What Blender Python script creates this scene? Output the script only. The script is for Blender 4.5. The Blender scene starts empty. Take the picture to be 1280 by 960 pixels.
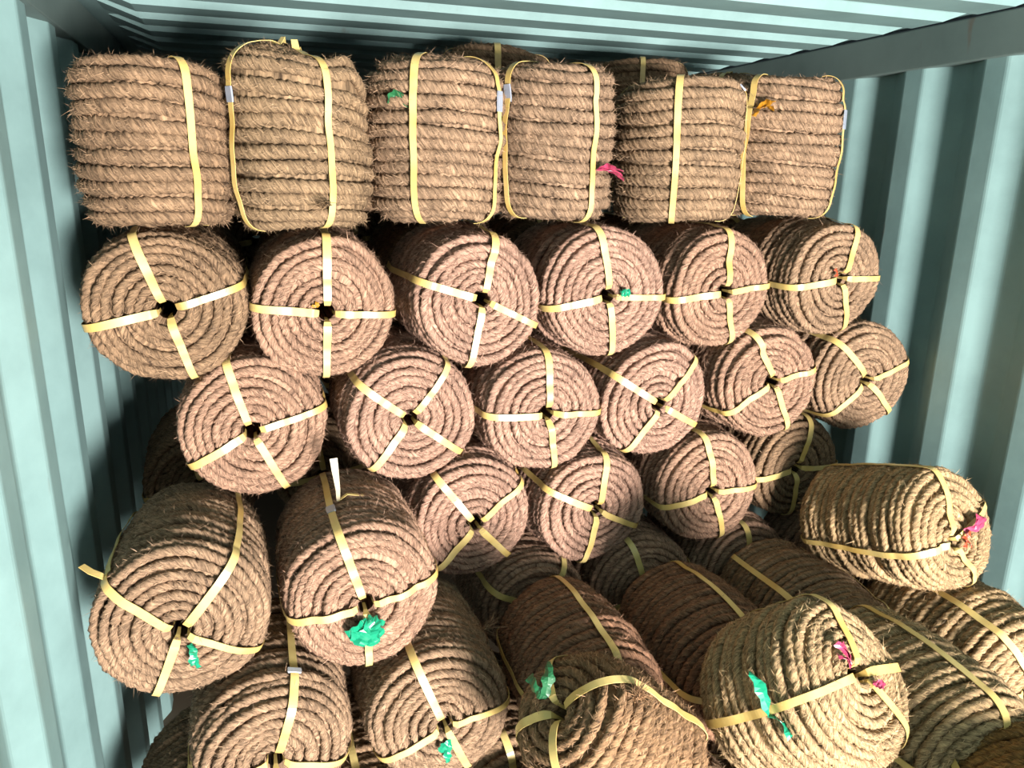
import bpy, math
import numpy as np
from mathutils import Matrix, Vector

PI = math.pi
scene = bpy.context.scene
COL = scene.collection

# ------------------------------------------------------------------ camera
YAW, PITCH, ROLL, EYE = 0.33184, 0.26886, 0.01564, 1.98
cam_data = bpy.data.cameras.new('camera')
cam_data.sensor_width = 36.0
cam_data.lens = 950 / 1280 * 36
cam_data.clip_start = 0.02
cam = bpy.data.objects.new('camera', cam_data)
COL.objects.link(cam)
cy, sy, cp, sp = math.cos(YAW), math.sin(YAW), math.cos(PITCH), math.sin(PITCH)
F = Vector((sy * cp, cy * cp, -sp)); R0 = Vector((cy, -sy, 0)); U0 = R0.cross(F)
cr, sr = math.cos(ROLL), math.sin(ROLL)
Rv = R0 * cr + U0 * sr; Uv = -R0 * sr + U0 * cr
M = Matrix((Rv, Uv, -F)).transposed().to_4x4()
M.translation = Vector((0, 0, EYE))
cam.matrix_world = M
scene.camera = cam

# ------------------------------------------------------------------ world, lights, exposure
world = bpy.data.worlds.new('world'); scene.world = world; world.use_nodes = True
world.node_tree.nodes['Background'].inputs[0].default_value = (0.75, 0.85, 1.0, 1)
world.node_tree.nodes['Background'].inputs[1].default_value = 0.08

def area(name, loc, target, sx, sy_, energy, color):
    l = bpy.data.lights.new(name, 'AREA'); l.shape = 'RECTANGLE'; l.size = sx; l.size_y = sy_
    l.energy = energy; l.color = color
    o = bpy.data.objects.new(name, l); COL.objects.link(o)
    o.location = loc
    o.rotation_euler = (Vector(target) - Vector(loc)).to_track_quat('-Z', 'Z').to_euler()
    return o
# daylight entering at the open door end behind the camera: bright low yard and the dimmer sky above it
area('yard_daylight', (1.15, -3.0, 1.0), (0.9, 1.8, 1.25), 1.0, 0.8, 400, (1.0, 0.95, 0.90))
area('sky_daylight', (0.9, -2.2, 1.7), (0.8, 1.8, 1.4), 1.8, 0.9, 3, (0.78, 0.92, 1.0))

vs = scene.view_settings
vs.view_transform = 'Standard'; vs.look = 'None'; vs.gamma = 1.0; vs.use_curve_mapping = False
vs.exposure = 1.34
scene.render.film_transparent = False
scene.cycles.max_bounces = 4

# ------------------------------------------------------------------ helpers
def mesh_np(name, co, faces, uv=None, smooth=True):
    """co (N,3); faces (M,4) quads or (M,3) tris; uv per vertex (N,2)"""
    me = bpy.data.meshes.new(name)
    co = np.asarray(co, np.float32); faces = np.asarray(faces, np.int32)
    k = faces.shape[1]
    me.vertices.add(len(co)); me.vertices.foreach_set('co', co.ravel())
    me.loops.add(faces.size); me.loops.foreach_set('vertex_index', faces.ravel())
    me.polygons.add(len(faces))
    me.polygons.foreach_set('loop_start', np.arange(0, faces.size, k, dtype=np.int32))
    me.polygons.foreach_set('use_smooth', np.full(len(faces), smooth, bool))
    if uv is not None:
        l = me.uv_layers.new(name='UVMap')
        l.data.foreach_set('uv', np.asarray(uv, np.float32)[faces.ravel()].ravel())
    me.update(calc_edges=True); me.validate()
    return me

def link(name, me, mat=None, parent=None, loc=None, color=None):
    o = bpy.data.objects.new(name, me)
    if mat is not None and not me.materials: me.materials.append(mat)
    COL.objects.link(o)
    if parent is not None: o.parent = parent
    if loc is not None: o.location = loc
    if color is not None: o.color = (*color, 1)
    return o

def nodes(mat):
    mat.use_nodes = True
    nt = mat.node_tree
    return nt, nt.nodes, nt.links, nt.nodes['Principled BSDF']

def new_mat(name, col, rough=0.6, metal=0.0, trans=0.0):
    m = bpy.data.materials.new(name)
    nt, n, l, b = nodes(m)
    b.inputs['Base Color'].default_value = (*col, 1)
    b.inputs['Roughness'].default_value = rough
    b.inputs['Metallic'].default_value = metal
    if trans: b.inputs['Transmission Weight'].default_value = trans
    return m

def rope_material():
    m = bpy.data.materials.new('jute_rope')
    nt, n, l, b = nodes(m)
    b.inputs['Roughness'].default_value = 0.85
    b.inputs['Specular IOR Level'].default_value = 0.25
    uv = n.new('ShaderNodeUVMap'); oi = n.new('ShaderNodeObjectInfo')
    mp = n.new('ShaderNodeMapping'); l.new(uv.outputs[0], mp.inputs[0])
    mp.inputs['Scale'].default_value = (60, 7, 1)
    t1 = n.new('ShaderNodeTexNoise'); t1.inputs['Scale'].default_value = 1.0; t1.inputs['Detail'].default_value = 5
    t1.inputs['Roughness'].default_value = 0.7
    l.new(mp.outputs[0], t1.inputs['Vector'])
    tc = n.new('ShaderNodeTexCoord')
    t2 = n.new('ShaderNodeTexNoise'); t2.inputs['Scale'].default_value = 14; t2.inputs['Detail'].default_value = 4
    l.new(tc.outputs['Object'], t2.inputs['Vector'])
    r1 = n.new('ShaderNodeValToRGB')
    r1.color_ramp.elements[0].position = 0.34; r1.color_ramp.elements[0].color = (0.24, 0.215, 0.20, 1)
    r1.color_ramp.elements[1].position = 0.68; r1.color_ramp.elements[1].color = (1.85, 1.82, 1.76, 1)
    l.new(t1.outputs['Fac'], r1.inputs[0])
    r2 = n.new('ShaderNodeMapRange'); r2.inputs[1].default_value = 0.3; r2.inputs[2].default_value = 0.7
    r2.inputs[3].default_value = 0.78; r2.inputs[4].default_value = 1.18
    l.new(t2.outputs['Fac'], r2.inputs[0])
    mx = n.new('ShaderNodeMix'); mx.data_type = 'RGBA'; mx.blend_type = 'MULTIPLY'; mx.inputs[0].default_value = 1
    l.new(oi.outputs['Color'], mx.inputs[6]); l.new(r1.outputs[0], mx.inputs[7])
    mx2 = n.new('ShaderNodeMix'); mx2.data_type = 'RGBA'; mx2.blend_type = 'MULTIPLY'; mx2.inputs[0].default_value = 1
    l.new(mx.outputs[2], mx2.inputs[6]); l.new(r2.outputs[0], mx2.inputs[7])
    l.new(mx2.outputs[2], b.inputs['Base Color'])
    bp = n.new('ShaderNodeBump'); bp.inputs['Strength'].default_value = 0.9; bp.inputs['Distance'].default_value = 0.004
    l.new(t1.outputs['Fac'], bp.inputs['Height']); l.new(bp.outputs[0], b.inputs['Normal'])
    return m

def fibre_material():
    m = bpy.data.materials.new('jute_fibre')
    nt, n, l, b = nodes(m)
    b.inputs['Roughness'].default_value = 0.7
    oi = n.new('ShaderNodeObjectInfo')
    mx = n.new('ShaderNodeMix'); mx.data_type = 'RGBA'; mx.blend_type = 'MULTIPLY'; mx.inputs[0].default_value = 1
    gi = n.new('ShaderNodeNewGeometry')
    rr = n.new('ShaderNodeValToRGB'); rr.color_ramp.elements[0].color = (0.35, 0.32, 0.30, 1); rr.color_ramp.elements[1].color = (2.3, 2.25, 2.15, 1)
    l.new(gi.outputs['Random Per Island'], rr.inputs[0]); l.new(rr.outputs[0], mx.inputs[7])
    l.new(oi.outputs['Color'], mx.inputs[6]); l.new(mx.outputs[2], b.inputs['Base Color'])
    return m

def strap_material():
    m = bpy.data.materials.new('yellow_strap')
    nt, n, l, b = nodes(m)
    b.inputs['Roughness'].default_value = 0.38
    tc = n.new('ShaderNodeTexCoord')
    t = n.new('ShaderNodeTexNoise'); t.inputs['Scale'].default_value = 9; t.inputs['Detail'].default_value = 3
    l.new(tc.outputs['Object'], t.inputs['Vector'])
    r = n.new('ShaderNodeValToRGB')
    r.color_ramp.elements[0].position = 0.35; r.color_ramp.elements[0].color = (0.48, 0.31, 0.085, 1)
    r.color_ramp.elements[1].position = 0.62; r.color_ramp.elements[1].color = (0.58, 0.45, 0.175, 1)
    l.new(t.outputs['Fac'], r.inputs[0]); l.new(r.outputs[0], b.inputs['Base Color'])
    return m

def paint_material(name, col, dirt=0.5):
    m = bpy.data.materials.new(name)
    nt, n, l, b = nodes(m)
    b.inputs['Roughness'].default_value = 0.5
    tc = n.new('ShaderNodeTexCoord')
    t = n.new('ShaderNodeTexNoise'); t.inputs['Scale'].default_value = 3.0; t.inputs['Detail'].default_value = 8
    t.inputs['Roughness'].default_value = 0.65
    l.new(tc.outputs['Object'], t.inputs['Vector'])
    r = n.new('ShaderNodeValToRGB')
    e = r.color_ramp.elements
    e[0].position = 0.28; e[0].color = (col[0] * .72, col[1] * .74, col[2] * .74, 1)
    e[1].position = 0.60; e[1].color = (*col, 1)
    l.new(t.outputs['Fac'], r.inputs[0])
    # thin dark scuffs and rust specks
    mp = n.new('ShaderNodeMapping'); mp.inputs['Scale'].default_value = (9, 9, 2.2); mp.inputs['Rotation'].default_value = (0.5, 0.2, 0.1)
    l.new(tc.outputs['Object'], mp.inputs[0])
    t2 = n.new('ShaderNodeTexNoise'); t2.inputs['Scale'].default_value = 2.0; t2.inputs['Detail'].default_value = 6
    l.new(mp.outputs[0], t2.inputs['Vector'])
    r2 = n.new('ShaderNodeMapRange'); r2.inputs[1].default_value = 0.70; r2.inputs[2].default_value = 0.78
    r2.inputs[3].default_value = 0; r2.inputs[4].default_value = dirt
    l.new(t2.outputs['Fac'], r2.inputs[0])
    mx = n.new('ShaderNodeMix'); mx.data_type = 'RGBA'; l.new(r2.outputs[0], mx.inputs[0])
    l.new(r.outputs[0], mx.inputs[6]); mx.inputs[7].default_value = (0.10, 0.075, 0.055, 1)
    l.new(mx.outputs[2], b.inputs['Base Color'])
    bp = n.new('ShaderNodeBump'); bp.inputs['Strength'].default_value = 0.12; bp.inputs['Distance'].default_value = 0.01
    l.new(t.outputs['Fac'], bp.inputs['Height']); l.new(bp.outputs[0], b.inputs['Normal'])
    return m

ROPE, FIBRE, STRAP = rope_material(), fibre_material(), strap_material()
PAINT = paint_material('container_paint', (0.18, 0.285, 0.28))
RAILP = paint_material('rail_paint', (0.11, 0.15, 0.14), 0.7)
WOOD = new_mat('floor_plywood', (0.07, 0.05, 0.03), 0.7)
CLIP = new_mat('clip_steel', (0.34, 0.38, 0.46), 0.35, 0.35)
GREEN = new_mat('green_film', (0.006, 0.20, 0.105), 0.3)
DGREEN = new_mat('dark_green_film', (0.012, 0.10, 0.035), 0.4)
PINK = new_mat('pink_film', (0.36, 0.04, 0.095), 0.35)
RED = new_mat('red_film', (0.28, 0.04, 0.012), 0.4)
ORANGE = new_mat('orange_film', (0.34, 0.15, 0.01), 0.4)
WHITE = new_mat('white_film', (0.42, 0.44, 0.48), 0.45)
PALE = new_mat('pale_strap', (0.34, 0.29, 0.19), 0.4)

# ------------------------------------------------------------------ the container
XL, XR, ZC, Y0, Y1 = -0.405, 1.955, 2.39, -1.25, 5.2

def corrugation(y0, y1, pitch, segs, depth, phase):
    """profile points (y, offset): proud flat, slope, recessed flat, slope"""
    pts = []; y = y0 - pitch + phase
    a, b, c, d = [s * pitch for s in segs]
    while y < y1:
        pts += [(y, 0), (y + a, 0), (y + a + b, depth), (y + a + b + c, depth)]
        y += pitch
    pts = [p for p in pts if y0 <= p[0] <= y1]
    return [(y0, 0)] + pts + [(y1, 0)]

def wall_panel(name, x, sgn, z0, z1, phase):
    pr = corrugation(Y0, Y1, 0.278, (.26, .245, .25, .245), 0.036, phase)
    co = []; fa = []
    zs = np.linspace(z0, z1, 7)
    for (y, o) in pr:
        for z in zs: co.append((x + sgn * o, y, z))
    k = len(zs)
    for i in range(len(pr) - 1):
        for j in range(k - 1):
            q = (i * k + j, (i + 1) * k + j, (i + 1) * k + j + 1, i * k + j + 1)
            fa.append(q if sgn < 0 else q[::-1])
    me = mesh_np(name, co, fa, smooth=False)
    o = link(name, me, PAINT)
    so = o.modifiers.new('bev', 'BEVEL'); so.width = 0.006; so.segments = 2; so.limit_method = 'ANGLE'; so.angle_limit = 0.3
    o['kind'] = 'structure'
    return o

wall_panel('wall_left', XL, -1, 0.0, ZC, 0.085)
wall_panel('wall_right', XR, 1, 0.0, ZC, 0.115)

def ceiling():
    pr = corrugation(Y0, Y1, 0.209, (.50, .12, .26, .12), 0.040, 0.05)
    xs = [XL - .06, XL + .05, XL + .16] + list(np.linspace(XL + .3, XR - .3, 6)) + [XR - .16, XR - .05, XR + .06]
    co = []; fa = []
    for (y, o) in pr:
        for x in xs:
            t = min(max((min(x - XL, XR - x) - .05) / .11, 0), 1)
            co.append((x, y, ZC + .040 - (0.040 - o) * t))
    k = len(xs)
    for i in range(len(pr) - 1):
        for j in range(k - 1):
            fa.append((i * k + j, (i + 1) * k + j, (i + 1) * k + j + 1, i * k + j + 1)[::-1])
    o = link('ceiling', mesh_np('ceiling', co, fa, smooth=False), PAINT)
    bv = o.modifiers.new('bev', 'BEVEL'); bv.width = 0.005; bv.segments = 2; bv.limit_method = 'ANGLE'; bv.angle_limit = 0.2
    o['kind'] = 'structure'
ceiling()

def box(name, lo, hi, mat, bevel=0.004):
    x0, y0, z0 = lo; x1, y1, z1 = hi
    co = [(x0, y0, z0), (x1, y0, z0), (x1, y1, z0), (x0, y1, z0), (x0, y0, z1), (x1, y0, z1), (x1, y1, z1), (x0, y1, z1)]
    fa = [(0, 3, 2, 1), (4, 5, 6, 7), (0, 1, 5, 4), (1, 2, 6, 5), (2, 3, 7, 6), (3, 0, 4, 7)]
    o = link(name, mesh_np(name, co, fa, smooth=False), mat)
    if bevel:
        bv = o.modifiers.new('bev', 'BEVEL'); bv.width = bevel; bv.segments = 2
    o['kind'] = 'structure'
    return o
box('trim_1', (XL - .05, Y0, ZC - .085), (XL + .012, Y1, ZC + .03), RAILP)     # top side rails
box('trim_2', (XR - .012, Y0, ZC - .085), (XR + .05, Y1, ZC + .03), RAILP)
box('floor', (XL - .05, Y0, -0.03), (XR + .05, Y1, 0.0), WOOD, 0)
box('wall_back', (XL - .05, Y1, 0.0), (XR + .05, Y1 + .03, ZC + .03), PAINT, 0)

# ------------------------------------------------------------------ rope coils
PIT_FACE = 0.0195          # spacing of neighbouring turns
ROPE_R = 0.0118

class Body:
    """lathe-like body of a wound coil; axis = local Z, the visible end at +Z"""
    def __init__(s, R=.17, L=.42, seed=0, hole=.019, barrel=.05, dome=.012, edge=.030, shape=.02, push=(), ecc=(0, 0), pitch=.0218):
        s.R, s.L, s.hole, s.push, s.seed, s.pitch = R, L, hole, push, seed, pitch
        rng = np.random.default_rng(seed + 100)
        Rc = R - ROPE_R * 1.05
        h = L / 2 - ROPE_R
        pts = []
        for r in np.linspace(hole + .006, Rc - edge, 30):
            pts.append((r, h + dome * (1 - (r / Rc) ** 2) - dome * .5))
        z_e = pts[-1][1]
        for t in np.linspace(0, PI / 2, 12)[1:]:
            pts.append((Rc - edge + edge * math.sin(t), z_e - edge + edge * math.cos(t)))
        zt = pts[-1][1]
        for z in np.linspace(zt, -zt, 40)[1:]:
            pts.append((Rc + barrel * Rc * (1 - (z / zt) ** 2) - barrel * Rc * .6 * 0, z))
        for t in np.linspace(0, PI / 2, 12)[1:]:
            pts.append((Rc - edge + edge * math.cos(t), -zt - edge * math.sin(t)))
        pts.append((hole + .006, -h))
        p = np.array(pts)
        p[:, 0] *= np.where(p[:, 0] > hole * 2, 1 / (1 + barrel), 1) if barrel > 0 else 1
        d = np.hypot(*np.diff(p, axis=0).T)
        s.a = np.r_[0, np.cumsum(d)]; s.p = p
        s.amax = s.a[-1]
        s.a_side = s.a[30 + 11 - 1 - 3]
        s.a_back = s.a[30 + 11 + 39 - 1]
        t = np.gradient(p, s.a, axis=0); t /= np.linalg.norm(t, axis=1)[:, None]
        s.n = np.stack([-t[:, 1], t[:, 0]], 1)
        s.ph = rng.uniform(0, 2 * PI, 6); s.sh = shape * rng.uniform(.5, 1.2, 3)
        s.ecc = ecc
    def surf(s, a, phi, off=0.0):
        a = np.clip(a, 0, s.amax)
        r = np.interp(a, s.a, s.p[:, 0]); z = np.interp(a, s.a, s.p[:, 1])
        nr = np.interp(a, s.a, s.n[:, 0]); nz = np.interp(a, s.a, s.n[:, 1])
        q = np.hypot(nr, nz) + 1e-9
        w = np.clip(r / s.R, 0, 1)
        m = 1 + w * (s.sh[0] * np.cos(2 * (phi - s.ph[0])) + .6 * s.sh[1] * np.cos(3 * (phi - s.ph[1])) + .4 * s.sh[2] * np.cos(5 * phi + s.ph[2] + 6 * z))
        r2 = r * m + off * nr / q; z2 = z + off * nz / q
        # the end is never quite flat or centred
        z2 = z2 + np.where(z > 0, 1, 0) * w * .010 * np.cos(phi - s.ph[3]) + .004 * np.sin(2 * phi + s.ph[4]) * w
        P = np.stack([r2 * np.cos(phi) + s.ecc[0] * (1 - w) * (z > 0), r2 * np.sin(phi) + s.ecc[1] * (1 - w) * (z > 0), z2], -1)
        return s.deform(P)
    def deform(s, P):
        for (c, rad, d) in s.push:
            g = np.exp(-((P - np.array(c)) ** 2).sum(-1) / rad ** 2)
            P = P + g[..., None] * np.array(d)
        return P

def smooth_noise(u, rng, freqs, amp):
    o = np.zeros_like(u)
    for f in freqs:
        o += np.sin(2 * PI * f * u + rng.uniform(0, 2 * PI)) * rng.uniform(.6, 1.2)
    return o * amp / math.sqrt(len(freqs))

def winding(body, seed=0, step=.0105, back_turns=2.5):
    rng = np.random.default_rng(seed)
    a_end = min(body.a_back + back_turns * body.pitch, body.amax)
    pf, ps = PIT_FACE * rng.uniform(.96, 1.05), body.pitch * rng.uniform(.97, 1.04)
    aa = np.linspace(0, a_end, 4000)
    rr = np.interp(aa, body.a, body.p[:, 0])
    w = np.clip((aa - body.a_side + .03) / .03, 0, 1)
    pita = pf * (1 - w) + ps * w                      # turns lie closer on the end than on the side
    tha = np.r_[0, np.cumsum(2 * PI / (.5 * (pita[1:] + pita[:-1])) * np.diff(aa))]
    s_of_a = np.r_[0, np.cumsum(np.diff(tha) * .5 * (rr[1:] + rr[:-1]))]
    S = np.arange(0, s_of_a[-1], step)
    a = np.interp(S, s_of_a, aa)
    th = np.interp(S, s_of_a, tha); pl = np.interp(S, s_of_a, pita)
    u = th / (2 * PI) + .5
    phi = th + rng.uniform(0, 6.28)
    # every turn sits a little higher, lower or aside than the next
    tn = rng.normal(0, 1, int(u.max()) + 8)
    step_n = np.interp(u, np.arange(len(tn)), tn)
    an = a + smooth_noise(u, rng, (.23, .61, 1.37, 2.11, 3.3), .0034) + .0030 * np.interp(u + .37, np.arange(len(tn)), np.roll(tn, 3))
    off = .0038 * step_n + smooth_noise(u, rng, (.41, .83, 2.7, 4.3, 7.1, 11.3), .0024)
    an = np.maximum(an, a * .5)
    # frame
    c = body.surf(an, phi, off)
    t = np.gradient(c, axis=0); t /= np.linalg.norm(t, axis=1)[:, None] + 1e-9
    nn = body.surf(an, phi, off + .004) - c; nn /= np.linalg.norm(nn, axis=1)[:, None] + 1e-9
    nn -= (nn * t).sum(1)[:, None] * t; nn /= np.linalg.norm(nn, axis=1)[:, None] + 1e-9
    bb = np.cross(t, nn)
    K = 9
    k = np.arange(K)
    lay = .056
    tw = 2 * PI * S / lay
    rad = 1 + smooth_noise(S, rng, (3.1, 7.7, 13.1, 24.0), .07)
    lob = np.where(k % 3 == 0, .84, 1.04)            # three strands, a groove between each
    ang = tw[:, None] + 2 * PI * k[None] / K
    rr = rad[:, None] * lob[None] * (1 + rng.normal(0, .05, (len(S), K)))
    co = c[:, None, :] + rr[..., None] * (np.cos(ang)[..., None] * nn[:, None] * ROPE_R * .98 + np.sin(ang)[..., None] * bb[:, None] * (pl * np.where(pl > PIT_FACE * 1.03, .505, .525))[:, None, None])
    body.turns = (an.copy(), np.mod(phi, 2 * PI), off.copy())
    n = len(S)
    i = np.arange(n - 1)[:, None] * K
    kk = k[None]
    fa = np.stack([i + kk, i + (kk + 1) % K, i + K + (kk + 1) % K, i + K + kk], -1).reshape(-1, 4)
    uv = np.stack([np.repeat(S, K), np.tile(k / K * 1.0, n) + 0 * np.repeat(S, K)], -1)
    uv[:, 1] = np.abs(uv[:, 1] * 2 - 1)
    co = co.reshape(-1, 3)
    # the layers underneath, and the bore through the middle
    nb, na = 40, 46
    ab = np.linspace(0, body.amax, na)
    pb = np.linspace(0, 2 * PI, nb, endpoint=False)
    A, B = np.meshgrid(ab, pb, indexing='ij')
    inner = body.surf(A, B, -ROPE_R * .35)
    bore_r = body.hole
    for zz in np.linspace(inner[0, :, 2].mean() - .004, -body.L * .3, 3)[::-1]:
        ring = np.stack([bore_r * np.cos(pb) + body.ecc[0], bore_r * np.sin(pb) + body.ecc[1], np.full(nb, zz)], -1)[None]
        inner = np.concatenate([ring if zz == inner[0, :, 2].mean() - .004 else body.deform(ring), inner], 0) if zz == -body.L * .3 else np.concatenate([inner[:1], body.deform(ring), inner[1:]], 0)
    # keep bore rings in order: deepest first
    na2 = inner.shape[0]
    j = np.arange(nb)
    f2 = [np.stack([r * nb + j, (r + 1) * nb + j, (r + 1) * nb + (j + 1) % nb, r * nb + (j + 1) % nb], -1) for r in range(na2 - 1)]
    f2 = np.concatenate(f2)[:, ::-1] + len(co)
    uv2 = np.stack([np.tile(np.linspace(0, 1, nb), na2), np.repeat(np.arange(na2) * .025, nb)], -1)
    me = mesh_np('rope_winding', np.concatenate([co, inner.reshape(-1, 3)]), np.concatenate([fa, f2]), np.concatenate([uv, uv2]))
    me.materials.append(ROPE)
    fz = fuzz(c, t, nn, bb, rng)
    return me, fz

def fuzz(c, t, nn, bb, rng, count=19000):
    idx = rng.integers(0, len(c), count)
    al = rng.uniform(-1.4, 1.4, count)
    up = np.cos(al)[:, None] * nn[idx] + np.sin(al)[:, None] * bb[idx]
    p0 = c[idx] + up * ROPE_R * .9
    sg = rng.choice([-1, 1], count)[:, None]
    d = sg * t[idx] * rng.uniform(.5, 1.2, (count, 1)) + up * rng.uniform(.0, .40, (count, 1)) + rng.normal(0, .28, (count, 3))
    d /= np.linalg.norm(d, axis=1)[:, None]
    ln = np.minimum(rng.gamma(2.6, .0035, (count, 1)), .017)
    sag = rng.normal(0, .25, (count, 3)) * ln
    w = np.cross(d, up); w /= np.linalg.norm(w, axis=1)[:, None] + 1e-9
    w *= rng.uniform(.00022, .00055, (count, 1))
    p1 = p0 + d * ln * .5 + sag * .5; p2 = p0 + d * ln + sag * 1.4
    co = np.stack([p0 - w, p0 + w, p1 - w * .8, p1 + w * .8, p2], 1).reshape(-1, 3)
    b = (np.arange(count) * 5)[:, None]
    fa = np.concatenate([b + np.array([[0, 1, 3]]), b + np.array([[0, 3, 2]]), b + np.array([[2, 3, 4]])])
    me = mesh_np('loose_fibres', co, fa)
    me.materials.append(FIBRE)
    return me

def strip(path, nrm, wdt, th=.0014, name='strap', mat=None, close=False):
    """flat band along path; nrm = outward normals"""
    path = np.asarray(path, float)
    t = np.gradient(path, axis=0); t /= np.linalg.norm(t, axis=1)[:, None] + 1e-9
    nrm = np.asarray(nrm, float)
    nrm = nrm - (nrm * t).sum(1)[:, None] * t; nrm /= np.linalg.norm(nrm, axis=1)[:, None] + 1e-9
    s = np.cross(t, nrm)
    wdt = np.broadcast_to(np.asarray(wdt, float), (len(path),))[:, None]
    co = np.stack([path - s * wdt / 2, path + s * wdt / 2, path + s * wdt / 2 + nrm * th, path - s * wdt / 2 + nrm * th], 1).reshape(-1, 3)
    n = len(path); i = (np.arange(n - 1) * 4)[:, None]; k = np.arange(4)[None]
    fa = np.stack([i + k, i + (k + 1) % 4, i + 4 + (k + 1) % 4, i + 4 + k], -1).reshape(-1, 4)
    fa = np.concatenate([fa, [[3, 2, 1, 0]], [[(n - 1) * 4 + q for q in (0, 1, 2, 3)]]])
    me = mesh_np(name, co, fa, smooth=False)
    if mat: me.materials.append(mat)
    return me

def strap_geo(body, phi0, rng, width, drift):
    a = np.concatenate([np.linspace(0.0, body.a_side + .05, 46), np.linspace(body.a_side + .05, body.a_back + .06, 34)[1:]])
    u = (a - a[0]) / a[-1]
    ph = phi0 + drift * u + np.sin(u * 9 + rng.uniform(0, 6)) * .010
    ta, tp, to = body.turns
    hi = np.full(len(a), -.01)
    rad_a = np.interp(a, body.a, body.p[:, 0])
    for q in range(len(a)):
        m = (np.abs(ta - a[q]) < .014) & (np.abs((tp - ph[q] + PI) % (2 * PI) - PI) * rad_a[q] < .013)
        if m.any(): hi[q] = to[m].max()
    hi = np.maximum.reduce([np.r_[hi[:1], hi[:-1]], hi, np.r_[hi[1:], hi[-1:]]])
    for _ in range(5): hi[1:-1] = .25 * hi[:-2] + .5 * hi[1:-1] + .25 * hi[2:]
    lift = ROPE_R * 1.05 + .0008 + hi
    P = body.surf(a, ph, lift)
    Q = body.surf(a, ph, lift + .004)
    # smooth so the band spans the hollows between turns
    for _ in range(2): P[1:-1] = .25 * P[:-2] + .5 * P[1:-1] + .25 * P[2:]
    N = Q - body.surf(a, ph, lift)
    # dive into the bore
    e = np.array([math.cos(phi0), math.sin(phi0), 0])
    c0 = P[0] - e * (P[0] @ e); c0 = np.array([body.ecc[0], body.ecc[1], P[0][2]])
    c0 = body.deform(c0[None])[0] if body.push else c0
    r0 = body.hole * .8
    dive = np.array([c0 + e * (r0 + .001) + [0, 0, -.05], c0 + e * (r0 + .002) + [0, 0, -.022], c0 + e * (r0 + .0045) + [0, 0, -.007]])
    P = np.concatenate([dive, P[1:]]); N = np.concatenate([np.array([-e, -e, -e * .5 + [0, 0, 1]]), N[1:]])
    return P, N

def frame_for(n):
    n = Vector(n).normalized()
    if n.z > .9: y = Vector((0, 1, 0))
    else: y = (Vector((0, 0, 1)) - n * n.z).normalized()
    x = y.cross(n).normalized(); y = n.cross(x)
    return Matrix((x, y, n)).transposed()

VAR = {}
def variant(key, **kw):
    if key not in VAR:
        b = Body(seed=kw.pop('seed', 0), **kw)
        VAR[key] = (b, *winding(b, b.seed))
    return VAR[key]

def coil(key, label, group, face, axis, phis, tint, sc=1.0, drift=0.0, width=.0165, **kw):
    """face = world point at the middle of the visible end; axis points out of that end"""
    body, wm, fm = variant(key, **kw)
    rng = np.random.default_rng(abs(hash(label)) % 1000 if False else sum(map(ord, label)))
    m3 = frame_for(axis)
    n = m3.col[2]
    top = body.L / 2 * sc
    ctr = Vector(face) - n * top
    down = m3.transposed() @ Vector((0, 0, -1))          # world down in local axes
    if abs(n.z) > .9: base = Vector((0, 0, -body.L / 2 * sc))
    else: base = Vector((0, -body.R * sc, 0))
    root = bpy.data.objects.new('rope_coil', None)
    root.empty_display_size = .05
    COL.objects.link(root)
    root.matrix_world = Matrix.Translation(ctr + m3 @ base) @ m3.to_4x4()
    root['label'] = label; root['category'] = 'rope coil'
    if group: root['group'] = group
    off = -base
    def put(name, me, mat=None, color=tint):
        o = link(name, me, mat, root, off, color); o.scale = (sc,) * 3
        return o
    put('rope_winding', wm)
    f = put('loose_fibres', fm); f['kind'] = 'stuff'
    straps = []
    for i, p in enumerate(phis):
        P, N = strap_geo(body, math.radians(p), rng, width, drift + rng.normal(0, .03))
        w = width * np.r_[.35, .45, .8, np.ones(len(P) - 3)] * (1 + .10 * np.sin(np.linspace(0, 5, len(P)) + i))
        so = put('strap', strip(P, N, w, mat=STRAP))
        straps.append((P, N, so))
    root_info = dict(root=root, body=body, straps=straps, put=put, rng=rng)
    return root_info

def clip(c, strap, frac, mat=CLIP, length=.032, width=.021, label=None):
    """metal seal folded round a strap at a fraction of its length"""
    P, N, so = c['straps'][strap]
    i = int(frac * (len(P) - 1)); i = max(1, min(len(P) - 2, i))
    t = P[i + 1] - P[i - 1]; t = t / np.linalg.norm(t); n = N[i] / np.linalg.norm(N[i])
    u = np.linspace(-.5, .5, 5)[:, None] * length
    Q = P[i] + t * u - n * .0008
    o = link('strap_clip', strip(Q, np.tile(n, (5, 1)), np.array([.9, 1, 1, 1, .92]) * width, th=.004, name='strap_clip', mat=mat), None, so)
    o['label'] = label or 'pale metal strap clip'
    return o

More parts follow.
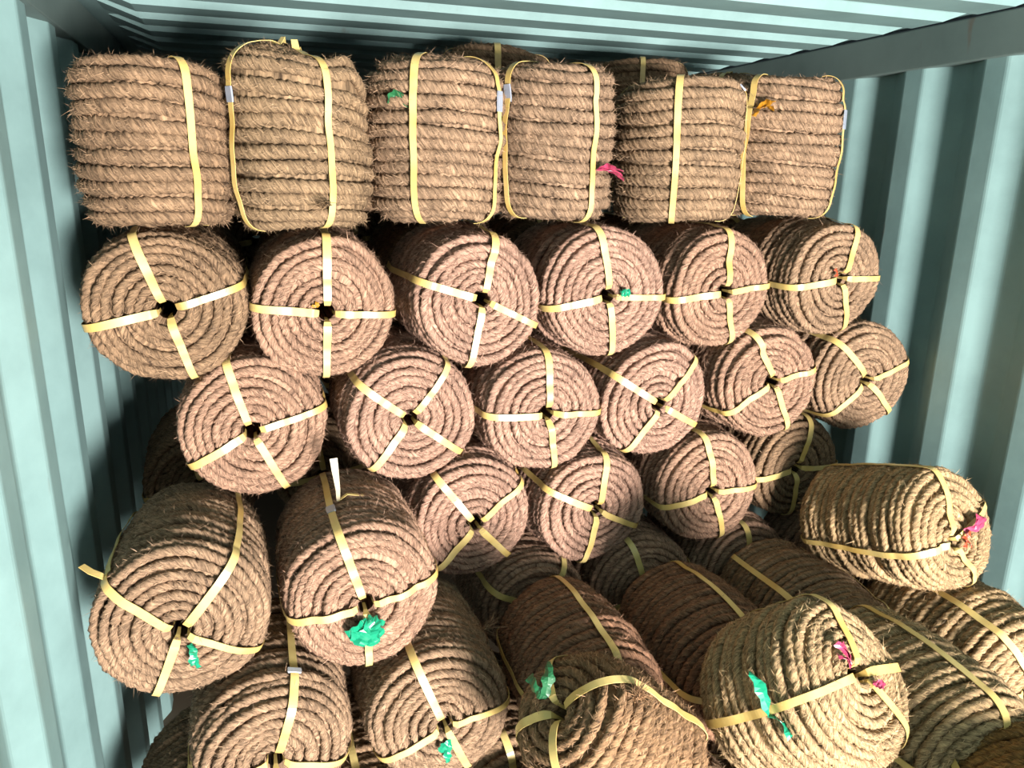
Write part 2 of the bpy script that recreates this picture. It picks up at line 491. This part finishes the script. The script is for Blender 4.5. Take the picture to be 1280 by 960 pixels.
def ribbon(c, start, ends, mat, label, width=.014, name='plastic_tie', curl=.35):
    """crumpled strips of film from a local point; ends = local offsets; one mesh per tie"""
    rng = c['rng']; V = []; Fc = []; nv = 0
    for e in ends:
        e = np.array(e, float); L = np.linalg.norm(e); n = 12
        u = np.linspace(0, 1, n)[:, None]
        side = np.cross(e / L, [0.2, 0.1, 1]); side /= np.linalg.norm(side)
        up = np.cross(side, e / L)
        if up[2] < 0: up = -up
        P = np.array(start) + e * u + up * (np.sin(u * PI) * L * curl * .35) + side * np.sin(u * 5 + rng.uniform(0, 6)) * L * .06
        w = width * (.45 + .75 * np.sin(u * PI * .75 + .25)) * (1 + .25 * np.sin(u * 17 + rng.uniform(0, 6)))
        tw = np.sin(u * 4 + rng.uniform(0, 6)) * .7
        s = side * np.cos(tw) + up * np.sin(tw); nrm = np.cross(s, e / L)
        fold = np.abs(np.sin(u * 9)) * width * .18
        co = np.stack([P - s * w / 2, P + nrm * fold, P + s * w / 2, P + s * w / 2 + nrm * .0008, P + nrm * (fold + .0008), P - s * w / 2 + nrm * .0008], 1).reshape(-1, 3)
        i = (np.arange(n - 1) * 6)[:, None]; k = np.arange(6)[None]
        fa = np.stack([i + k, i + (k + 1) % 6, i + 6 + (k + 1) % 6, i + 6 + k], -1).reshape(-1, 4)
        m = (n - 1) * 6
        fa = np.concatenate([fa, [[0, 5, 4, 1], [1, 4, 3, 2]], [[m, m + 1, m + 4, m + 5], [m + 1, m + 2, m + 3, m + 4]]])
        V.append(co); Fc.append(fa + nv); nv += len(co)
    me = mesh_np(name, np.concatenate(V), np.concatenate(Fc), smooth=False); me.materials.append(mat)
    o = c['put'](name, me, color=(1, 1, 1)); o['label'] = label
    return o

def tuft(c, start, direc, n=60, length=.05, spread=.5, name='frayed_end', width=.0011):
    """frayed rope fibres sticking out"""
    rng = c['rng']; d0 = np.array(direc, float); d0 /= np.linalg.norm(d0)
    V = []; Fc = []; nv = 0
    for q in range(n):
        d = d0 + rng.normal(0, spread * .5, 3); d /= np.linalg.norm(d)
        L = length * rng.uniform(.5, 1.15); p = np.array(start) + rng.normal(0, .004, 3)
        bend = rng.normal(0, .3, 3)
        u = np.linspace(0, 1, 5)[:, None]
        P = p + d * L * u + bend * L * u * u * .5
        s = np.cross(d, rng.normal(0, 1, 3)); s /= np.linalg.norm(s)
        w = width * (1.1 - .8 * u)
        co = np.stack([P - s * w, P + s * w, P + np.cross(d, s) * w], 1).reshape(-1, 3)
        i = (np.arange(4) * 3)[:, None]; k = np.arange(3)[None]
        Fc.append(np.stack([i + k, i + (k + 1) % 3, i + 3 + (k + 1) % 3, i + 3 + k], -1).reshape(-1, 4) + nv)
        V.append(co); nv += len(co)
    me = mesh_np(name, np.concatenate(V), np.concatenate(Fc)); me.materials.append(FIBRE)
    return c['put'](name, me)

def surf_point(c, phi_deg, a_frac=None, r=None, lift=.018):
    """local point on the coil: r = distance from the hole on the end face, or a_frac along the side 0..1"""
    b = c['body']
    if r is not None: a = np.array([np.interp(r, b.p[:30, 0], b.a[:30])])
    else: a = np.array([b.a_side + (b.a_back - b.a_side) * a_frac])
    return b.surf(a, np.array([math.radians(phi_deg)]), lift)[0]

# ---- tints (pink and gold carry the light's colour cast, rust is the jute's own)
T_TAN = (0.185, 0.118, 0.070)
T_PINK = (0.255, 0.155, 0.106)
T_ROSY = (0.275, 0.168, 0.124)
T_GOLD = (0.30, 0.205, 0.11)
T_RUST = (0.180, 0.095, 0.056)
T_MID = (0.215, 0.140, 0.088)

FR = (0, -1, 0)
YF = 1.775
V8 = [dict(seed=s) for s in range(1, 9)]
def std(i): return dict(key='lying_%d' % i, seed=i, ecc=((-.006, .004), (.005, 0), (0, -.006), (.006, .006), (-.004, -.004), (.004, -.006), (0, .008), (-.007, 0))[i % 8])

G1 = 'coils standing on end in the top row'
G2 = 'coils in the second row with round ends showing'
G3 = 'coils in the third row with round ends showing'
G4 = 'coils in the fourth row with round ends showing'
G5 = 'coils lying in the loose pile in front'
G6 = 'coils standing behind the top row'
G7 = 'shaded coils lying below the fourth row'

# ---------------- top row, standing on end
UPR = [
 ('rope coil standing on end beside the left wall, broad and squat', -.178, 1.90, 2.192, .165, .335, (-60, 40, 105, 150), T_TAN, ()),
 ('rope coil standing on end with a lumpy raised top and white clip', .125, 1.90, 2.198, .165, .34, (-146, -70, 30, 120), (0.20, .134, .078), (((-.05, -.03, .17), .095, (-.01, -.01, .050)), ((.11, -.08, .17), .05, (0, 0, .03)))),
 ('rope coil standing on end with a dark green leaf of film', .449, 1.90, 2.238, .167, .37, (-120, -46, 40, 140), T_MID, ()),
 ('rope coil standing on end with pink tie low on its strap', .752, 1.90, 2.240, .163, .37, (-156, -72, 20, 110), (0.195, .128, .082), ()),
 ('rope coil standing on end with one bright centre strap and no tie', 1.130, 1.92, 2.222, .176, .36, (-122, -32, 60, 140), (0.20, .132, .08), ()),
 ('rope coil standing on end beside the right wall with orange tie', 1.455, 1.92, 2.244, .168, .368, (-156, -52, 40, 120), T_MID, ()),
]
up = []
for i, (lab, x, y, z, R, L, ph, ti, push) in enumerate(UPR):
    up.append(coil('upright_%d' % i, lab, G1, (x, y, z), (0, 0, 1), ph, ti, seed=20 + i, R=R, L=L, pitch=.030, barrel=.05, edge=.035, dome=.0, push=push))
clip(up[1], 0, .58); clip(up[2], 1, .60, length=.045); clip(up[3], 0, .56, length=.04); clip(up[4], 1, .42, length=.022)
clip(up[5], 1, .62, length=.05)
P = surf_point(up[2], -142, .24); ribbon(up[2], P, [(.055, -.03, -.02), (.02, -.035, .018)], DGREEN, 'dark green film scrap', .018)
P = surf_point(up[3], -70, .72); ribbon(up[3], P, [(.06, -.02, -.004), (.05, -.045, -.022), (.065, .0, -.016), (.03, -.04, .006)], PINK, 'pink plastic tie', .012)
P = surf_point(up[5], -150, .18); ribbon(up[5], P, [(-.03, -.045, -.022), (.02, -.055, .016), (.03, -.04, .0)], ORANGE, 'orange plastic tie', .015)
P = surf_point(up[1], -75, .97); tuft(up[1], P, (-.3, -.55, -.1), 50, .055, .5)

# ---------------- coils standing further back, only their tops in sight
BACK = [
 ('dark rope coil standing in shade behind the gap between third and fourth standing coils', .745, 2.36, 2.335, (-105, -15, 75, 165), 6),
 ('shaded rope coil top peeking over the standing coil with one bright centre strap', 1.22, 2.36, 2.322, (-20, 70, 160, 250), 3),
 ('shaded rope coil top behind the standing coil with orange tie, nearest the right rail', 1.575, 2.36, 2.305, (-45, 45, 135, 225), 2),
]
for (lab, x, y, z, ph, v) in BACK:
    coil(label=lab, group=G6, face=(x, y, z), axis=(0, 0, 1), phis=ph, tint=T_TAN, **std(v))

# ---------------- second row
ROW2 = [
 ('rope coil end touching the left wall, first of the second row', (-.184, YF, 1.686), (108, 191, 286, 16), T_TAN, 1),
 ('rope coil end with upright cross of straps and frayed tuft on top', (.158, YF, 1.672), (87, 175, 268, 354), T_PINK, 2),
 ('rope coil end with leaning cross, left neighbour of the one with a small teal tie', (.528, YF, 1.676), (77, 161, 260, 335), T_ROSY, 3),
 ('rope coil end with a small teal tie at its hole', (.880, YF, 1.683), (101, 193, 277, 355), T_ROSY, 4),
 ('rope coil end right of the teal tie coil, strap bent upward', (1.236, YF + .02, 1.680), (87, 188, 286, 4), T_PINK, 5),
 ('rope coil end with red tie at its hole by the right wall', (1.612, YF, 1.696), (74, 185, 289, 0), T_MID, 6),
]
r2 = []
for (lab, p, ph, ti, v) in ROW2:
    r2.append(coil(label=lab, group=G2, face=p, axis=FR, phis=ph, tint=ti, sc=1.03, **std(v)))
P = surf_point(r2[3], 20, r=.025); ribbon(r2[3], P, [(.02, .006, .012), (.018, -.002, .014), (.012, .010, .01)], GREEN, 'teal plastic tie', .014)
P = surf_point(r2[5], 150, r=.03); ribbon(r2[5], P, [(-.022, .016, .012), (-.02, .002, .014)], RED, 'red plastic tie', .008)
P = surf_point(r2[1], 140, r=.022); ribbon(r2[1], P, [(-.014, .006, .008), (-.006, .012, .008)], ORANGE, 'orange plastic tie', .007)

# ---------------- third row
ROW3 = [
 ('rope coil end below and between the first two second-row ends', (-.018, YF, 1.394), (108, 207, 294, 14), T_PINK, 7),
 ('rope coil end with slanted X of straps above the pale upright strap tail', (.354, YF, 1.386), (141, 230, 322, 54), T_ROSY, 8),
 ('rope coil end third from the left wall in the third row, one strap level', (.709, YF, 1.372), (88, 178, 281, 356), T_ROSY, 1),
 ('rope coil end with an X of straps, fourth from the left in the third row', (1.058, YF + .02, 1.370), (148, 239, 327, 46), T_ROSY, 2),
 ('rope coil end nested under the red tie coil and its left neighbour', (1.415, YF, 1.402), (116, 209, 295, 14), T_PINK, 3),
 ('rope coil end against the right wall in the third row', (1.772, YF, 1.390), (135, 224, 313, 18), T_MID, 4),
]
for (lab, p, ph, ti, v) in ROW3:
    coil(label=lab, group=G3, face=p, axis=FR, phis=ph, tint=ti, sc=1.035, **std(v))

# ---------------- fourth row, the stack face
ROW4 = [
 ('rope coil end with an X of straps right of the teal tied front coil', (.512, YF, 1.090), (126, 232, 310, 33), T_ROSY, 5),
 ('rope coil end with drooping straps, middle of three lit fourth-row ends', (.869, YF, 1.070), (80, 152, 258, 332), T_ROSY, 6),
 ('rope coil end with upright cross just left of the dark recessed coil', (1.252, YF, 1.084), (100, 193, 285, 359), T_PINK, 7),
 ('dark rope coil half hidden behind the askew striped coil', (1.600, YF + .06, 1.090), (80, 185, 270, 0), T_TAN, 8),
]
for (lab, p, ph, ti, v) in ROW4:
    coil(label=lab, group=G4, face=p, axis=FR, phis=ph, tint=ti, sc=1.035, **std(v))

# ---------------- front pile
A = coil('front_left', 'large rope coil jutting out beside the left wall, thin green tie', G5, (-.187, 1.478, 1.088), (-.02, -1, 0.02), (140, 49, 248, 329), T_MID, seed=31, R=.179, L=.43, dome=.02, edge=.045)
P = surf_point(A, 300, r=.03); ribbon(A, P, [(.018, -.045, .014), (.008, -.035, .02)], GREEN, 'thin green plastic tie', .012)
P = surf_point(A, 141, .05, lift=.012)
o = A['put']('strap_tail', strip(np.array([P, P + [-.012, .012, .004], P + [-.028, .020, .0], P + [-.046, .030, -.012]]), np.tile([.5, .8, .3], (4, 1)), [.013, .015, .016, .015], mat=STRAP))
o['label'] = 'loose yellow strap tail'
B = coil('front_second', 'large rope coil with bunched teal tie and pale strap tail above', G5, (.181, 1.467, 1.083), (.0, -1, 0.0), (106, 190, 271, 12), T_PINK, seed=32, R=.173, L=.43, dome=.018, edge=.04)
P = surf_point(B, 270, r=.022); ribbon(B, P, [(-.035, -.035, .016), (-.02, -.045, .022), (.03, -.028, .02), (.012, -.05, .02), (-.045, -.02, .012), (.035, -.01, .01)], GREEN, 'bunched teal plastic tie', .026)
C = coil('front_low_left', 'rope coil cut by the bottom edge below the thin green tie coil', G5, (-.025, 1.410, .785), FR, (72, 187, 267, 341), T_MID, seed=33, R=.172, L=.43, dome=.015, edge=.045)
D = coil('front_low_second', 'rope coil with small green tie under the teal tied coil', G5, (.338, 1.412, .785), FR, (111, 208, 294, 5), T_MID, seed=34, R=.172, L=.43, dome=.015, edge=.04)
P = surf_point(D, 280, r=.03); ribbon(D, P, [(-.006, -.05, .012), (-.022, -.02, .01)], GREEN, 'small green plastic tie', .014)
clip(B, 0, .67, mat=CLIP, label='grey strap clip'); clip(C, 0, .535, mat=WHITE, length=.014, width=.03, label='white strap clip')
P = surf_point(B, 100, .42, lift=.012)
o = B['put']('strap_tail', strip(np.array([P, P + [.0, .03, .004], P + [-.004, .075, .006], P + [-.006, .105, .0]]), np.tile([0, -.2, 1.], (4, 1)), [.008, .010, .015, .017], mat=PALE))
o['label'] = 'pale strap tail standing up'
Q = surf_point(B, 80, .46, lift=.010)
B['put']('strap_tail', strip(np.array([P, P + (Q - P) * .35 + [0, .012, .0], Q]), np.tile([0, 1., .1], (3, 1)), [.006, .008, .009], mat=STRAP))
P = surf_point(D, 32, .45); tuft(D, P, (.5, .4, .3), 40, .05, .6)

# stack face of the fifth row, seen over the front coils
for (lab, p, ph, v) in [
 ('shaded rope coil under the two X-strapped ends, behind the reddish coil', (.70, YF, .787), (60, 150, 240, 330), 3),
 ('shaded rope coil with short strap below the drooping strap coil', (1.05, YF, .787), (110, 200, 290, 20), 4),
 ('shaded rope coil below the upright cross end beside the dark recessed coil', (1.40, YF, .787), (95, 185, 275, 5), 5),
 ('shaded rope coil against the right wall, under the far end of the askew coil', (1.75, 1.60, .787), (95, 185, 275, 5), 2)]:
    coil(label=lab, group=G7, face=p, axis=FR, phis=ph, tint=T_PINK, **std(v))
E3 = coil(label='reddish rope coil lying behind the sagging frayed coil', group=G5, face=(.705, 1.30, .785), axis=FR, phis=(86, 176, 266, 2), tint=T_RUST, key='pile_a', seed=41, R=.172, L=.43, barrel=.09, edge=.05, dome=.02)
E4 = coil(label='reddish brown rope coil right of the sagging coil, end in shade', group=G5, face=(1.06, 1.28, .785), axis=FR, phis=(84, 176, 264, 354), tint=T_RUST, key='pile_b', seed=42, R=.172, L=.43, barrel=.09, edge=.05, dome=.02)
E5 = coil(label='dark rope coil wedged under the askew striped coil on its left', group=G5, face=(1.41, 1.33, .785), axis=FR, phis=(135, 225, 315, 45), tint=T_TAN, sc=.98, **std(6))
G_ = coil(label='rope coil right of the pink tied tilted coil, one strap along its top', group=G5, face=(1.37, .90, .812), axis=FR, phis=(88, 178, 268, 358), tint=T_GOLD, key='pile_b', seed=42, R=.172, L=.43)
H_ = coil(label='rope coil lying by the right wall below the askew striped coil', group=G5, face=(1.73, 1.10, .787), axis=FR, phis=(120, 210, 300, 30), tint=T_GOLD, key='pile_a', seed=41, R=.172, L=.43)
X_ = coil('askew', 'rope coil thrown askew on the pile with deep grooves and pink ribbon', G5, (1.665, 1.31, 1.125), (.07, -.93, .33), (196, 95, 18, 285), T_GOLD, seed=51, R=.164, L=.42, ecc=(-.028, -.032), pitch=.0215, barrel=.02, edge=.03, dome=.01)
P = surf_point(X_, 30, r=.035); ribbon(X_, P, [(.075, .022, .006), (.05, .03, .008), (.06, .012, .010)], PINK, 'pink plastic ribbon', .014)
P = surf_point(X_, 0, r=.02); ribbon(X_, P, [(.012, .022, .01), (-.016, .012, .01), (-.014, -.018, .01), (.01, -.022, .01)], RED, 'red knotted tie', .010)
R_ = coil('tilted', 'big pale tilted rope coil with pink tie at its hole and green tie', G5, (1.085, 1.005, 1.035), (.22, -.69, .69), (72, 346, 290, 175), T_GOLD, seed=52, R=.176, L=.34, edge=.055, dome=.01, barrel=.06)
P = surf_point(R_, 140, r=.035); ribbon(R_, P, [(-.02, .05, .012), (-.008, .045, .015), (-.03, .03, .01)], PINK, 'pink plastic tie', .014)
P = surf_point(R_, 290, r=.025); ribbon(R_, P, [(.018, -.012, .01), (.006, -.016, .012)], PINK, 'pink plastic tie', .012)
P = surf_point(R_, 178, .30); ribbon(R_, P, [(-.02, .085, .02), (.01, -.05, .015)], GREEN, 'green plastic tie on the strap', .02)
S_ = coil('sagging', 'sagging rope coil with frayed ridge, two green film leaves by its hole', G5, (.493, 1.143, .99), (-.74, -.14, .68), (150, 235, 318, 62), (.20, .118, .062), seed=53, R=.150, L=.40, edge=.085, dome=.0, barrel=.04, push=(((.10, .10, .17), .08, (.02, .02, .03)),))
P = surf_point(S_, 50, .02, lift=.010); tuft(S_, P, (.2, .3, .6), 120, .035, .9)
P = surf_point(S_, 170, r=.03); ribbon(S_, P, [(-.06, .0, .012), (-.035, .055, .015)], DGREEN, 'green film leaves', .02)
K_ = coil(label='orange brown rope coil cut off at the bottom right corner', group=G5, face=(1.22, .55, .80), axis=(-.5, -.85, .1), phis=(60, 150, 240, 330), tint=(.20, .10, .03), **std(2))

# ---------------- the layer behind, seen only through the dark gaps of the stack
for i in range(6):
    for (x, z) in ((-.184 + .357 * i, 1.685), (-.006 + .357 * i, 1.388), (-.184 + .357 * i, 1.085)):
        coil(label='rope coil deep in the stack, glimpsed through dark gaps between the front coils', group='coils of the layer behind', face=(x, 2.235, z), axis=FR, phis=(100, 190, 280, 10), tint=T_TAN, **std(1 + (i + int(z * 10)) % 8))
for p in ((.35, 2.69, 1.75), (.02, 2.69, 1.75)):
    coil(label='rope coil deep in the stack, glimpsed through dark gaps between the front coils', group='coils of the layer behind', face=p, axis=FR, phis=(100, 190, 280, 10), tint=T_TAN, **std(3))
for i in range(6):
    coil(label='rope coil low in the heap, glimpsed through dark gaps between the front coils', group='coils at the bottom of the heap', face=(-.184 + .357 * i, 1.45, .49), axis=FR, phis=(100, 190, 280, 10), tint=T_TAN, **std(1 + i))
for i in range(2, 6):
    coil(label='rope coil low in the heap, glimpsed through dark gaps between the front coils', group='coils at the bottom of the heap', face=(-.184 + .357 * i, .98, .47), axis=FR, phis=(100, 190, 280, 10), tint=T_TAN, **std(2 + i))
for x, v in ((-.20, 0), (.10, 3), (.395, 0)):
    b = UPR[v]
    coil('upright_%d' % v, 'rope coil deep in the stack, glimpsed through dark gaps between the front coils', 'coils of the layer behind', (x, 2.33, 1.868 + b[5] * .88), (0, 0, 1), (-60, 30, 120, 210), T_TAN, sc=.88, seed=20 + v, R=b[4], L=b[5])
